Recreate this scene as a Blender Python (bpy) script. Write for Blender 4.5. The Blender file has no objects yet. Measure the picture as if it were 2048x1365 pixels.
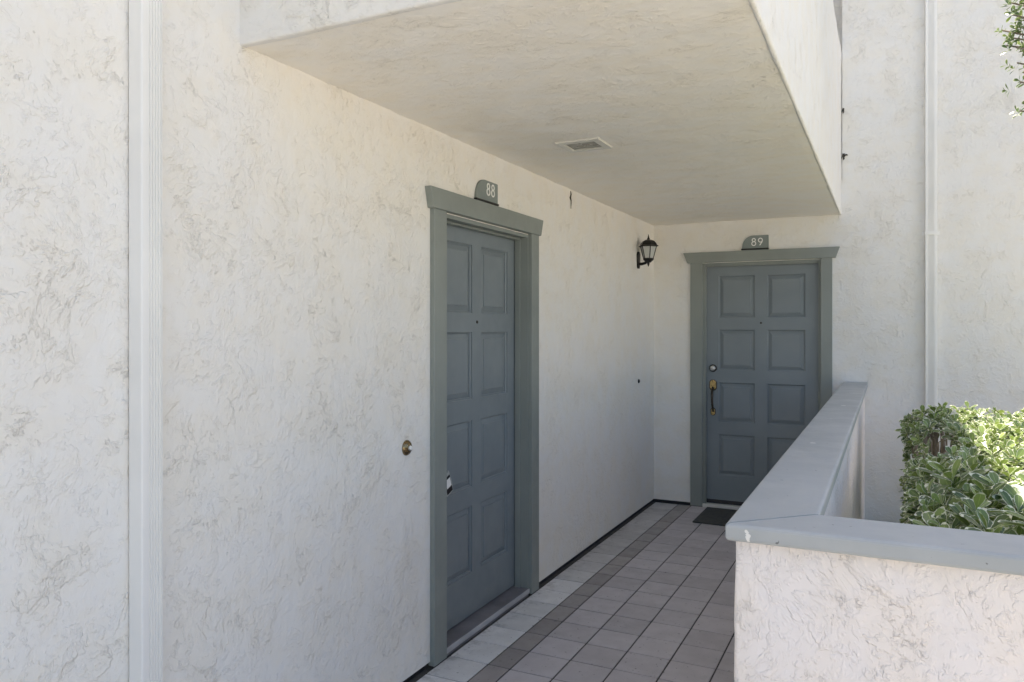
import bpy, bmesh, math, random
from mathutils import Vector, Matrix, noise
R = math.radians
random.seed(7)
scene = bpy.context.scene
col = scene.collection

# ------------------------------------------------------------------ camera, sky, sun, exposure
YAW = 0.4591
cam_d = bpy.data.cameras.new("camera")
cam_d.sensor_width = 36.0
cam_d.lens = 1520.34 / 2048 * 36.0
cam_d.shift_y = -25.6 / 2048
cam_d.clip_start = 0.05
cam_d.clip_end = 3000
cam = bpy.data.objects.new("camera", cam_d)
col.objects.link(cam)
cam.location = (1.8807, 0.0, 1.5549)
cam.rotation_euler = (math.pi / 2, 0, YAW)
scene.camera = cam

SUN_DX, SUN_DY = 0.257, -0.13            # horizontal travel of the light per metre of fall
sun_dir = Vector((SUN_DX, SUN_DY, -1)).normalized()      # way the light travels
to_sun = -sun_dir
elev = math.asin(to_sun.z)
world = bpy.data.worlds.new("World")
scene.world = world
world.use_nodes = True
wn = world.node_tree
wn.nodes.clear()
sky = wn.nodes.new("ShaderNodeTexSky")
sky.sky_type = 'NISHITA'
sky.sun_disc = False
sky.sun_elevation = elev
sky.sun_rotation = math.atan2(to_sun.x, to_sun.y)
sky.dust_density = 1.6
bg = wn.nodes.new("ShaderNodeBackground")
bg.inputs["Strength"].default_value = 0.14
wo = wn.nodes.new("ShaderNodeOutputWorld")
wn.links.new(sky.outputs[0], bg.inputs[0])
wn.links.new(bg.outputs[0], wo.inputs[0])
sun_d = bpy.data.lights.new("sun", 'SUN')
sun_d.energy = 5.0
sun_d.angle = R(0.53)
sun_d.color = (1.0, 0.95, 0.87)
sun = bpy.data.objects.new("sun", sun_d)
col.objects.link(sun)
sun.location = (0, 0, 12)
sun.rotation_euler = sun_dir.to_track_quat('-Z', 'Y').to_euler()

scene.cycles.max_bounces = 16
scene.cycles.diffuse_bounces = 9
vs = scene.view_settings
vs.view_transform = 'Standard'
vs.look = 'None'
vs.gamma = 1.0
vs.use_curve_mapping = False
vs.exposure = 1.12
try:
    vs.use_white_balance = True
    vs.white_balance_temperature = 7000
    vs.white_balance_tint = 12
except Exception:
    pass

# ------------------------------------------------------------------ materials
class NT:
    def __init__(self, name):
        self.m = bpy.data.materials.new(name)
        self.m.use_nodes = True
        self.t = self.m.node_tree
        self.b = self.t.nodes["Principled BSDF"]
    def n(self, typ, props=None, **inp):
        nd = self.t.nodes.new("ShaderNode" + typ)
        for k, v in (props or {}).items():
            setattr(nd, k, v)
        for k, v in inp.items():
            self.set(nd, k, v)
        return nd
    def set(self, nd, k, v):
        key = int(k[1:]) if k[0] == '_' and k[1:].isdigit() else k.replace('_', ' ')
        s = nd.inputs[key]
        if isinstance(v, bpy.types.NodeSocket):
            self.t.links.new(v, s)
        else:
            s.default_value = v
    def math(self, op, a, b=0.0, c=0.0):
        return self.n("Math", {"operation": op}, _0=a, _1=b, _2=c).outputs[0]
    def smooth(self, v, lo, hi, a=0.0, b=1.0):
        return self.n("MapRange", {"interpolation_type": 'SMOOTHSTEP'}, Value=v, From_Min=lo, From_Max=hi, To_Min=a, To_Max=b).outputs[0]
    def noise(self, vec, scale, detail=3.0, rough=0.5, dist=0.0):
        return self.n("TexNoise", None, Vector=vec, Scale=scale, Detail=detail, Roughness=rough, Distortion=dist).outputs[0]
    def pos(self):
        return self.n("NewGeometry").outputs["Position"]
    def objco(self):
        return self.n("TexCoord").outputs["Object"]
    def mapped(self, vec, loc=(0, 0, 0), scale=(1, 1, 1), rot=(0, 0, 0)):
        return self.n("Mapping", None, Vector=vec, Location=loc, Scale=scale, Rotation=rot).outputs[0]
    def mix(self, f, a, b):
        nd = self.n("Mix", {"data_type": 'RGBA'})
        self.set(nd, "_0", f)
        for i, v in ((6, a), (7, b)):
            if isinstance(v, bpy.types.NodeSocket):
                self.t.links.new(v, nd.inputs[i])
            else:
                nd.inputs[i].default_value = (*v, 1) if len(v) == 3 else v
        return nd.outputs[2]
    def bump(self, h, dist, strength=1.0, normal=None):
        nd = self.n("Bump", None, Height=h, Distance=dist, Strength=strength)
        if normal is not None:
            self.t.links.new(normal, nd.inputs["Normal"])
        return nd.outputs[0]
    def out(self, color=None, rough=None, normal=None, metal=None, spec=None):
        for k, v in (("Base Color", color), ("Roughness", rough), ("Normal", normal), ("Metallic", metal), ("Specular IOR Level", spec)):
            if v is None:
                continue
            if isinstance(v, bpy.types.NodeSocket):
                self.t.links.new(v, self.b.inputs[k])
            elif k == "Base Color":
                self.b.inputs[k].default_value = (*v, 1)
            else:
                self.b.inputs[k].default_value = v
        return self.m

def stucco(name, base=(0.835, 0.815, 0.78), seed=0.0, stretch=(1, 1, 1), rot=(0, 0, 0), amp=1.0):
    """trowelled stucco: broad waves, laps with crisp rims, crumbly patches, short creases, pits"""
    k = NT(name)
    p = k.mapped(k.pos(), (seed, seed * 1.7, -seed), stretch, rot)
    wv = k.n("TexNoise", None, Vector=p, Scale=3.1, Detail=2.0).outputs[1]
    sc = k.n("VectorMath", {"operation": 'SCALE'}, _0=wv)
    sc.inputs["Scale"].default_value = 0.18
    wp = k.n("VectorMath", {"operation": 'ADD'}, _0=p, _1=sc.outputs[0]).outputs[0]
    a1 = k.noise(wp, 8.0, 6.0, 0.62)
    a2 = k.noise(k.mapped(wp, (3.1, 7.7, 1.3)), 28.0, 4.0, 0.64)
    a3 = k.noise(k.mapped(wp, (9.1, 2.7, 5.3), (1, 1, 0.7)), 70.0, 2.0, 0.6)
    m1 = k.noise(k.mapped(p, (5, 1, 8)), 3.4, 4.0, 0.65)
    m2 = k.noise(k.mapped(p, (1, 9, 4)), 7.5, 3.0, 0.6)
    lap = k.math('MULTIPLY', k.smooth(a1, 0.525, 0.565), k.smooth(m2, 0.38, 0.60))
    lap2 = k.math('MULTIPLY', k.smooth(a2, 0.52, 0.60), k.smooth(m1, 0.28, 0.56))
    crumb = k.math('MULTIPLY', k.smooth(a3, 0.48, 0.62), k.smooth(m1, 0.34, 0.66))
    crease = k.math('MULTIPLY', k.smooth(k.math('ABSOLUTE', k.math('SUBTRACT', a2, 0.47)), 0.0, 0.010, 1.0, 0.0), k.smooth(m2, 0.62, 0.70))
    hair = k.math('MULTIPLY', k.smooth(k.math('ABSOLUTE', k.math('SUBTRACT', a1, 0.515)), 0.0, 0.0065, 1.0, 0.0), k.math('MULTIPLY', k.smooth(m2, 0.50, 0.57), k.smooth(a2, 0.49, 0.54)))
    crease = k.math('MAXIMUM', crease, hair)
    pit = k.math('MULTIPLY', k.smooth(a3, 0.32, 0.27), k.smooth(m2, 0.55, 0.62))
    h = k.math('MULTIPLY', lap, 0.80)
    h = k.math('ADD', h, k.math('MULTIPLY', lap2, 0.62))
    h = k.math('ADD', h, k.math('MULTIPLY', crumb, 0.38))
    h = k.math('SUBTRACT', h, k.math('MULTIPLY', crease, 0.55))
    h = k.math('SUBTRACT', h, k.math('MULTIPLY', pit, 0.6))
    h = k.math('ADD', h, k.math('MULTIPLY', m1, 5.0))
    h = k.math('ADD', h, k.math('MULTIPLY', a3, 0.16))
    nb = k.bump(h, 0.0024 * amp)
    warm = tuple(b * f for b, f in zip(base, (1.005, 0.985, 0.945)))
    c = k.mix(k.smooth(m2, 0.35, 0.65), base, warm)
    dark_mask = k.math('MAXIMUM', k.math('MULTIPLY', hair, 0.07), k.math('MULTIPLY', pit, 0.08))  # hairline creases and pits tinted slightly darker
    c = k.mix(dark_mask, c, (0.24, 0.22, 0.18))
    return k.out(c, 0.88, nb, spec=0.25)

def paint(name, base, rough=0.42, grain=0.0004, var=0.10, vertical=True, spec=0.4):
    k = NT(name)
    p = k.pos()
    st = (40, 40, 3.0) if vertical else (9, 9, 40)
    g = k.noise(k.mapped(p, (0, 0, 0), st), 2.0, 4.0, 0.6)
    o = k.noise(p, 25.0, 4.0, 0.6)
    h = k.math('ADD', k.math('MULTIPLY', g, 0.6), k.math('MULTIPLY', o, 0.9))
    nb = k.bump(h, grain * 2)
    d = tuple(b * (1 - var) for b in base)
    c = k.mix(k.smooth(k.noise(p, 3.3, 4.0), 0.35, 0.68), base, d)
    r = k.smooth(k.noise(p, 14.0, 3.0), 0.3, 0.7, rough - 0.06, rough + 0.10)
    return k.out(c, r, nb, spec=spec)

def metal(name, base, rough, metallic=1.0):
    k = NT(name)
    p = k.objco()
    c = k.mix(k.smooth(k.noise(p, 60.0, 3.0), 0.4, 0.7), base, tuple(b * 0.6 for b in base))
    return k.out(c, k.smooth(k.noise(p, 90.0, 3.0), 0.3, 0.7, rough, rough + 0.15), None, metallic)

M = {}
M['stucco'] = stucco("stucco_wall")
M['stucco_back'] = stucco("stucco_back_wall", base=(0.81, 0.80, 0.775), seed=3.7)
M['stucco_low'] = stucco("stucco_low_wall", base=(0.89, 0.83, 0.805), seed=8.2, amp=1.0)
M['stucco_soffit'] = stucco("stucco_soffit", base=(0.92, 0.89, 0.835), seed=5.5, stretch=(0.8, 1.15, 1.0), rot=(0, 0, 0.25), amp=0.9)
M['door'] = paint("door_paint_slate", (0.215, 0.250, 0.268), 0.37, 0.0003, 0.08)
M['trim'] = paint("trim_paint_sage_grey", (0.262, 0.288, 0.268), 0.42, 0.0004)
M['threshold'] = paint("threshold_paint", (0.25, 0.24, 0.255), 0.55, 0.0008, 0.35, False)
M['nose'] = paint("threshold_nose_paint", (0.52, 0.52, 0.54), 0.5, 0.0010, 0.30, False)
M['spout'] = paint("downspout_enamel", (0.86, 0.85, 0.82), 0.34, 0.00015, 0.05)
M['sign'] = paint("sign_plate_paint", (0.23, 0.265, 0.255), 0.45, 0.0001, 0.06)
M['white'] = paint("white_numerals", (0.86, 0.86, 0.84), 0.4, 0.00005, 0.03)
M['black'] = paint("black_enamel", (0.012, 0.011, 0.011), 0.35, 0.0003, 0.2)
M['lens'] = paint("grey_diffuser", (0.26, 0.255, 0.22), 0.3, 0.0001, 0.15)
M['lighttrim'] = paint("light_trim_white", (0.70, 0.69, 0.64), 0.4, 0.0002, 0.06)
M['brass'] = metal("aged_brass", (0.55, 0.40, 0.18), 0.25)
M['oldbrass'] = metal("tarnished_brass", (0.30, 0.22, 0.12), 0.16)
M['bronze'] = metal("dark_bronze", (0.10, 0.085, 0.07), 0.28)
M['chrome'] = metal("satin_chrome", (0.62, 0.62, 0.60), 0.25)
M['greyplastic'] = paint("grey_lockbox", (0.42, 0.44, 0.43), 0.45, 0.0001, 0.1)
M['darkgap'] = paint("dark_flashing", (0.035, 0.035, 0.04), 0.7, 0.002, 0.5, False)

def cap_mat():
    k = NT("wall_cap_paint")
    p = k.pos()
    o = k.noise(p, 7.0, 4.0, 0.55)
    f = k.noise(p, 70.0, 3.0, 0.6)
    h = k.math('ADD', k.math('MULTIPLY', o, 3.0), k.math('MULTIPLY', f, 0.35))
    base = k.mix(k.smooth(k.noise(p, 2.6, 5.0, 0.6), 0.3, 0.7), (0.45, 0.465, 0.465), (0.375, 0.395, 0.40))
    # small knocked-off paint chips showing white primer
    q = k.n("VectorMath", {"operation": 'ADD'}, _0=p, _1=k.mapped(k.n("TexNoise", None, Vector=p, Scale=60.0, Detail=3.0).outputs[1], (-0.006, -0.006, -0.006), (0.012, 0.012, 0.012))).outputs[0]
    chip = None
    for c, r in (((1.6055, 1.714, 1.110), 0.0042), ((1.6085, 1.714, 1.103), 0.0046), ((1.6065, 1.714, 1.096), 0.0048), ((1.609, 1.714, 1.090), 0.0036), ((1.63, 3.05, 1.126), 0.012), ((1.66, 4.6, 1.126), 0.014), ((1.64, 3.9, 1.126), 0.006)):
        d = k.n("VectorMath", {"operation": 'DISTANCE'}, _0=q, _1=c).outputs["Value"]
        s = k.smooth(d, r * 0.8, r, 1.0, 0.0)
        chip = s if chip is None else k.math('MAXIMUM', chip, s)
    sp = k.smooth(k.noise(k.mapped(p, (3, 3, 3)), 55.0, 2.0), 0.735, 0.75)
    c = k.mix(chip, k.mix(k.math('MULTIPLY', sp, 0.7), base, (0.07, 0.07, 0.07)), (0.78, 0.77, 0.74))
    h = k.math('SUBTRACT', h, k.math('MULTIPLY', chip, 0.5))
    return k.out(c, k.smooth(o, 0.3, 0.7, 0.36, 0.52), k.bump(h, 0.0012), spec=0.45)
M['cap'] = cap_mat()

def tile_mat():
    k = NT("glazed_floor_tile")
    p = k.pos()
    oi = k.n("ObjectInfo")
    v = k.smooth(oi.outputs["Random"], 0.0, 1.0, 0.90, 1.07)
    mo = k.smooth(k.noise(p, 9.0, 5.0, 0.6), 0.3, 0.7, 0.93, 1.05)
    s = k.n("VectorMath", {"operation": 'SCALE'}, _0=oi.outputs["Color"])
    k.t.links.new(k.math('MULTIPLY', v, mo), s.inputs["Scale"])
    dark_mask = k.smooth(k.noise(k.mapped(p, (2, 5, 1)), 4.5, 7.0, 0.7), 0.60, 0.78)  # scattered patches of grime
    sx = k.n("SeparateXYZ", None, Vector=p)
    near = k.smooth(sx.outputs[0], 0.0, 0.16, 1.0, 0.0)          # grime that gathers along the wall foot
    dark_mask = k.math('MAXIMUM', dark_mask, k.math('MULTIPLY', near, k.smooth(k.noise(k.mapped(p, (1, 2, 6)), 16.0, 6.0, 0.7), 0.46, 0.66)))
    sp = k.smooth(k.noise(k.mapped(p, (7, 1, 1)), 48.0, 2.0), 0.68, 0.71)
    c = k.mix(k.math('MULTIPLY', dark_mask, 0.5), s.outputs[0], (0.12, 0.11, 0.10))
    c = k.mix(k.math('MULTIPLY', sp, 0.55), c, (0.06, 0.055, 0.05))
    h = k.math('ADD', k.noise(p, 6.0, 2.0), k.math('MULTIPLY', k.noise(p, 90.0, 3.0), 0.15))
    return k.out(c, k.smooth(k.noise(p, 12.0, 4.0), 0.3, 0.7, 0.34, 0.55), k.bump(h, 0.0012), spec=0.4)
M['tile'] = tile_mat()

def ground_like(name, a, b, rough, scale, dist):
    k = NT(name)
    p = k.pos()
    n1 = k.noise(p, scale, 8.0, 0.65)
    c = k.mix(k.smooth(n1, 0.35, 0.65), a, b)
    return k.out(c, rough, k.bump(k.noise(p, scale * 12, 5.0, 0.6), dist))
M['grout'] = ground_like("dark_grout", (0.05, 0.048, 0.046), (0.085, 0.08, 0.075), 0.9, 12.0, 0.002)
M['concrete'] = ground_like("pale_concrete", (0.66, 0.61, 0.54), (0.57, 0.53, 0.47), 0.85, 1.4, 0.002)
M['added_lawn'] = ground_like("added_lawn_grass", (0.07, 0.09, 0.035), (0.12, 0.14, 0.06), 0.9, 5.0, 0.02)
M['soil'] = ground_like("planting_soil", (0.06, 0.042, 0.028), (0.11, 0.08, 0.055), 0.95, 6.0, 0.02)
M['mat'] = ground_like("black_rubber_mat", (0.05, 0.052, 0.05), (0.075, 0.076, 0.07), 0.85, 30.0, 0.003)
M['bark'] = ground_like("shrub_bark", (0.24, 0.19, 0.14), (0.36, 0.30, 0.235), 0.9, 18.0, 0.006)
M['web'] = ground_like("dusty_cobweb", (0.05, 0.045, 0.035), (0.12, 0.105, 0.08), 0.95, 60.0, 0.003)

def leaf_mat(name, dark, light, edge, edge_w):
    k = NT(name)
    uv = k.n("TexCoord").outputs["UV"]
    sep = k.n("SeparateXYZ", None, Vector=uv)
    at = k.n("Attribute", {"attribute_name": "tone"})
    rim = k.math('ABSOLUTE', k.math('SUBTRACT', sep.outputs[0], 0.5))          # 0 midrib .. 0.5 margin
    tip = k.math('MAXIMUM', rim, k.math('SUBTRACT', sep.outputs[1], 0.47))
    n = k.noise(k.mapped(k.pos(), (0, 0, 0)), 95.0, 3.0, 0.6)
    e = k.math('ADD', tip, k.math('MULTIPLY', k.math('SUBTRACT', n, 0.5), 0.20))
    edge_f = k.smooth(e, 0.5 - edge_w, 0.5 - edge_w + 0.03)
    body = k.mix(at.outputs["Fac"], dark, light)
    rib = k.smooth(rim, 0.0, 0.035, 0.5, 0.0)
    body = k.mix(rib, body, tuple(min(1, x * 1.7) for x in light))
    c = k.mix(edge_f, body, edge)
    k.out(c, 0.30, k.bump(k.noise(k.pos(), 160.0, 2.0), 0.0006), spec=0.6)
    # leaves pass light
    tr = k.n("BsdfTranslucent")
    k.t.links.new(k.mix(0.5, c, (0.30, 0.42, 0.06)), tr.inputs["Color"])
    ms = k.n("MixShader", None, _0=0.24, _1=k.b.outputs[0], _2=tr.outputs[0])
    k.t.links.new(ms.outputs[0], k.t.nodes["Material Output"].inputs["Surface"])
    return k.m
M['leaf'] = leaf_mat("variegated_leaf", (0.020, 0.060, 0.022), (0.40, 0.52, 0.16), (0.82, 0.82, 0.64), 0.075)
M['leaf_tree'] = leaf_mat("small_tree_leaf", (0.06, 0.11, 0.045), (0.20, 0.30, 0.10), (0.65, 0.68, 0.48), 0.09)

def glass_mat():
    k = NT("lantern_glass")
    b = k.b
    b.inputs["Base Color"].default_value = (0.9, 0.92, 0.9, 1)
    b.inputs["Transmission Weight"].default_value = 0.6
    b.inputs["Roughness"].default_value = 0.28
    b.inputs["IOR"].default_value = 1.35
    n = k.noise(k.pos(), 120.0, 2.0)
    k.t.links.new(k.bump(n, 0.001), b.inputs["Normal"])
    return k.m
M['glass'] = glass_mat()
M['bulb'] = paint("frosted_bulb", (0.82, 0.80, 0.74), 0.25, 0.00002, 0.02)

# ------------------------------------------------------------------ mesh helpers
def link(name, me, mat, parent=None, smooth=False):
    ob = bpy.data.objects.new(name, me)
    col.objects.link(ob)
    if mat is not None and not me.materials:
        me.materials.append(M[mat])
    if smooth:
        for p in me.polygons:
            p.use_smooth = True
    if parent is not None:
        ob.parent = parent
        ob.matrix_parent_inverse = parent.matrix_world.inverted() if parent.type != 'EMPTY' else Matrix.Translation(-parent.location)
    return ob

def tag(o, label=None, cat=None, group=None, kind=None):
    if label: o["label"] = label
    if cat: o["category"] = cat
    if group: o["group"] = group
    if kind: o["kind"] = kind
    return o

def empty(name, loc, label=None, cat=None, group=None):
    o = bpy.data.objects.new(name, None)
    col.objects.link(o)
    o.location = loc
    o.empty_display_size = 0.1
    return tag(o, label, cat, group)

LEFT = lambda u, v, w: Vector((w, u, v))            # u along the left wall, v up, w out of it
YB = 6.675
BACK = lambda u, v, w: Vector((u, YB - w, v))       # u along the back wall, v up, w out of it
XYZ = lambda u, v, w: Vector((u, v, w))

class MB:
    def __init__(self, fr=XYZ):
        self.bm = bmesh.new()
        self.fr = fr
    def face(self, pts):
        try:
            return self.bm.faces.new([self.bm.verts.new(self.fr(*p)) for p in pts])
        except ValueError:
            return None
    def box(self, u0, u1, v0, v1, w0, w1, bev=0.0, seg=2):
        vs_ = [self.bm.verts.new(self.fr(u, v, w)) for u in (u0, u1) for v in (v0, v1) for w in (w0, w1)]
        fs = []
        for idx in ((0, 1, 3, 2), (4, 6, 7, 5), (0, 4, 5, 1), (2, 3, 7, 6), (0, 2, 6, 4), (1, 5, 7, 3)):
            fs.append(self.bm.faces.new([vs_[i] for i in idx]))
        if bev:
            es = list({e for f in fs for e in f.edges})
            bmesh.ops.bevel(self.bm, geom=es, offset=bev, segments=seg, profile=0.5, affect='EDGES')
        return self
    def prism(self, poly, w0, w1, bev=0.0, seg=2, skip=None):
        a = [self.bm.verts.new(self.fr(u, v, w0)) for u, v in poly]
        b = [self.bm.verts.new(self.fr(u, v, w1)) for u, v in poly]
        n = len(poly)
        fs = [self.bm.faces.new(a[::-1]), self.bm.faces.new(b)]
        for i in range(n):
            fs.append(self.bm.faces.new([a[i], a[(i + 1) % n], b[(i + 1) % n], b[i]]))
        if bev:
            es = [e for e in {e for f in fs for e in f.edges} if not (skip and all(skip(v.co) for v in e.verts))]
            bmesh.ops.bevel(self.bm, geom=es, offset=bev, segments=seg, profile=0.5, affect='EDGES')
        return self
    def loft(self, rings, cap=True, closed=True):
        rv = [[self.bm.verts.new(self.fr(*p)) for p in r] for r in rings]
        n = len(rings[0])
        for a, b in zip(rv, rv[1:]):
            for i in range(n if closed else n - 1):
                self.bm.faces.new([a[i], a[(i + 1) % n], b[(i + 1) % n], b[i]])
        if cap:
            self.bm.faces.new(rv[0][::-1])
            self.bm.faces.new(rv[-1])
        return self
    def lathe_w(self, cu, cv, prof, n=24):      # axis along w ; prof = (radius, w)
        return self.loft([[(cu + r * math.cos(2 * math.pi * i / n), cv + r * math.sin(2 * math.pi * i / n), w) for i in range(n)] for r, w in prof])
    def lathe_v(self, cu, cw, prof, n=24, ph=0.0):      # axis vertical ; prof = (radius, v)
        return self.loft([[(cu + r * math.cos(2 * math.pi * i / n + ph), v, cw + r * math.sin(2 * math.pi * i / n + ph)) for i in range(n)] for r, v in prof])
    def tube(self, pts, rads, n=8):
        pts = [Vector(p) for p in pts]
        rings = []
        for i, p in enumerate(pts):
            t = (pts[min(i + 1, len(pts) - 1)] - pts[max(i - 1, 0)]).normalized()
            ref = Vector((0, 0, 1)) if abs(t.z) < 0.9 else Vector((1, 0, 0))
            s = t.cross(ref).normalized()
            u = s.cross(t)
            r = rads[i] if isinstance(rads, (list, tuple)) else rads
            rings.append([tuple(p + s * (r * math.cos(2 * math.pi * k / n)) + u * (r * math.sin(2 * math.pi * k / n))) for k in range(n)])
        return self.loft(rings)
    def build(self, name, mat, parent=None, smooth=False):
        bmesh.ops.recalc_face_normals(self.bm, faces=self.bm.faces[:])
        me = bpy.data.meshes.new(name)
        self.bm.to_mesh(me)
        self.bm.free()
        return link(name, me, mat, parent, smooth)

def wall_grid(mb, us, vs_, holes, w_front, w_back, depth):
    """a wall slab with closed rectangular recesses: holes = set of (i, j) cells"""
    nu, nv = len(us) - 1, len(vs_) - 1
    for i in range(nu):
        for j in range(nv):
            u0, u1, v0, v1 = us[i], us[i + 1], vs_[j], vs_[j + 1]
            w = w_front - depth if (i, j) in holes else w_front
            mb.face([(u0, v0, w), (u1, v0, w), (u1, v1, w), (u0, v1, w)])
            if (i, j) in holes:
                for di, dj, a, b in ((-1, 0, (u0, v0), (u0, v1)), (1, 0, (u1, v0), (u1, v1)), (0, -1, (u0, v0), (u1, v0)), (0, 1, (u0, v1), (u1, v1))):
                    if (i + di, j + dj) in holes:
                        continue
                    mb.face([(*a, w), (*b, w), (*b, w_front), (*a, w_front)])
    U0, U1, V0, V1 = us[0], us[-1], vs_[0], vs_[-1]
    mb.face([(U0, V0, w_back), (U1, V0, w_back), (U1, V1, w_back), (U0, V1, w_back)])
    for a, b in (((U0, V0), (U1, V0)), ((U1, V0), (U1, V1)), ((U1, V1), (U0, V1)), ((U0, V1), (U0, V0))):
        mb.face([(*a, w_front), (*b, w_front), (*b, w_back), (*a, w_back)])
    bmesh.ops.remove_doubles(mb.bm, verts=mb.bm.verts[:], dist=1e-5)

def plaster_block(name, lo, hi, r, cell, amp, mat, parent, freq=6.0):
    """hand-plastered block: rounded, slightly wandering arrises"""
    lo, hi = Vector(lo), Vector(hi)
    bm = bmesh.new()
    axes = []
    for a in range(3):
        L = hi[a] - lo[a]
        n = max(1, int(round((L - 2 * r) / cell)))
        axes.append([lo[a], lo[a] + r * 0.25, lo[a] + r * 0.6] + [lo[a] + r + (L - 2 * r) * i / n for i in range(n + 1)] + [hi[a] - r * 0.6, hi[a] - r * 0.25, hi[a]])
    cache = {}
    def vert(p):
        key = tuple(round(x, 5) for x in p)
        if key not in cache:
            v = Vector(p)
            q = Vector([min(max(v[a], lo[a] + r), hi[a] - r) for a in range(3)])
            d = v - q
            nrm = d.normalized() if d.length > 1e-9 else Vector((0, 0, 0))
            if sum(1 for a in range(3) if abs(d[a]) > 1e-6) > 1:
                v = q + nrm * r
            v += nrm * amp * (noise.noise(v * freq) + 0.6 * noise.noise(v * freq * 3.3))
            cache[key] = bm.verts.new(v)
        return cache[key]
    for a in range(3):
        b, c = (a + 1) % 3, (a + 2) % 3
        for val in (lo[a], hi[a]):
            for i in range(len(axes[b]) - 1):
                for j in range(len(axes[c]) - 1):
                    q = []
                    for x, y in ((i, j), (i + 1, j), (i + 1, j + 1), (i, j + 1)):
                        p = [0, 0, 0]
                        p[a] = val; p[b] = axes[b][x]; p[c] = axes[c][y]
                        q.append(vert(p))
                    if len(set(q)) == 4:
                        try:
                            bm.faces.new(q)
                        except ValueError:
                            pass
    bmesh.ops.recalc_face_normals(bm, faces=bm.faces[:])
    me = bpy.data.meshes.new(name)
    bm.to_mesh(me)
    bm.free()
    return link(name, me, mat, parent, True)

# ------------------------------------------------------------------ ground, walkway, planting bed
mb = MB()
mb.face([(-1500, -1500, -0.06), (1500, -1500, -0.06), (1500, 1500, -0.06), (-1500, 1500, -0.06)])
tag(mb.build('ground', 'concrete'), kind='structure')
tag(MB().box(3.6, 16.0, -12.0, -0.2, -0.09, -0.045).build('added_lawn', 'added_lawn'), kind='structure')  # unseen grass area, added to dim the bounce from the ground

walk = tag(MB().box(-0.10, 1.60, 1.20, 6.72, -0.05, -0.0035).build('walkway', 'grout'), kind='structure')
PITCH = 0.2085
GR = 0.0028
cols = [(0.016, 0.222), (0.222, 0.335), (0.335, 0.547), (0.547, 0.757), (0.757, 0.967), (0.967, 1.178), (1.178, 1.388), (1.388, 1.576)]
tile_mesh = {}
y_lines = [3.523 + PITCH * i for i in range(-11, 16)]
y_lines = [y for y in y_lines if y < 6.6] + [6.668]
TN, TD = (0.50, 0.465, 0.475), (0.33, 0.30, 0.29)
for ci, (x0, x1) in enumerate(cols):
    for y0, y1 in zip(y_lines, y_lines[1:]):
        key = (round(x1 - x0, 3), round(y1 - y0, 3))
        if key not in tile_mesh:
            m = MB()
            a, b = (x1 - x0) / 2 - GR * 1.35, (y1 - y0) / 2 - GR * 1.15
            m.box(-a, a, -b, b, -0.012, 0.0, 0.0018, 2)
            bmesh.ops.recalc_face_normals(m.bm, faces=m.bm.faces[:])
            me = bpy.data.meshes.new('tile')
            m.bm.to_mesh(me); m.bm.free()
            me.materials.append(M['tile'])
            tile_mesh[key] = me
        t = bpy.data.objects.new('tile', tile_mesh[key])
        col.objects.link(t)
        t.parent = walk
        t.location = ((x0 + x1) / 2, (y0 + y1) / 2, random.uniform(-0.0007, 0.0007))
        t.rotation_euler = (random.uniform(-.0025, .0025), random.uniform(-.0025, .0025), random.uniform(-.002, .002))
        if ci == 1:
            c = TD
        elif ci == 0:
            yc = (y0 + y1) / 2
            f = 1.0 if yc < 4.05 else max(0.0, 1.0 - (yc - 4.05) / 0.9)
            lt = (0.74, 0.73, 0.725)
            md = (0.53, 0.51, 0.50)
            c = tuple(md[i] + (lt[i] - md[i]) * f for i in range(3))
        else:
            c = TN
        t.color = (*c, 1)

tag(MB().box(1.72, 3.75, 1.87, 6.70, -0.05, 0.028).build('planting_bed', 'soil'), kind='structure')

# ------------------------------------------------------------------ the building: walls, balcony, doors
bld = empty('apartment_building', (0, YB, 0), 'white stucco apartment building with two slate grey doors and a balcony overhead', 'building')

O88 = (3.066, 4.028, 2.098)      # opening of the near door: from, to, head
m = MB(LEFT)
wall_grid(m, [-5.0, O88[0], O88[1], YB + 0.25], [0.026, O88[2], 6.2], {(1, 0)}, 0.0, -0.30, 0.17)
tag(m.build('wall', 'stucco', bld), 'long white stucco side wall with the near door')

O89 = (0.432, 1.402, 2.118)
m = MB(BACK)
wall_grid(m, [0.0, O89[0], O89[1], 1.552, 9.0], [0.026, O89[2], 2.75, 6.0], {(1, 0), (0, 2), (1, 2), (2, 2)}, 0.0, -0.30, 0.10)
b = m.build('wall', 'stucco_back', bld)
tag(b, 'white stucco end wall with the far door and downspout')
# balcony recess goes deep
for v in b.data.vertices:
    if v.co.z > 2.76 and v.co.z < 6.1 and v.co.x < 1.56 and abs(v.co.y - (YB + 0.10)) < 1e-3:
        v.co.y = YB + 0.29
    if abs(v.co.z - 2.75) < 1e-3 and abs(v.co.y - (YB + 0.10)) < 1e-3:
        v.co.y = YB + 0.29

# flashing strip in the gap under the stucco
m = MB(LEFT)
m.box(-5.0, 2.955, -0.03, 0.03, -0.05, -0.014)
m.box(4.12, YB + 0.01, -0.03, 0.03, -0.05, -0.014)
m.build('base_flashing', 'darkgap', bld)
m = MB(BACK)
m.box(-0.10, 0.325, -0.03, 0.03, -0.05, -0.012)
m.box(1.49, 9.0, -0.06, 0.03, -0.05, -0.012)
m.build('base_flashing', 'darkgap', bld)

YF, HC, XW = 1.8254, 2.4734, 1.540
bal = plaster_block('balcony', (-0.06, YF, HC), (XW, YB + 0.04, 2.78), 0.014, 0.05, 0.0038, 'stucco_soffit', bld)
tag(bal, 'white stucco balcony floor over the walkway')
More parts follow.
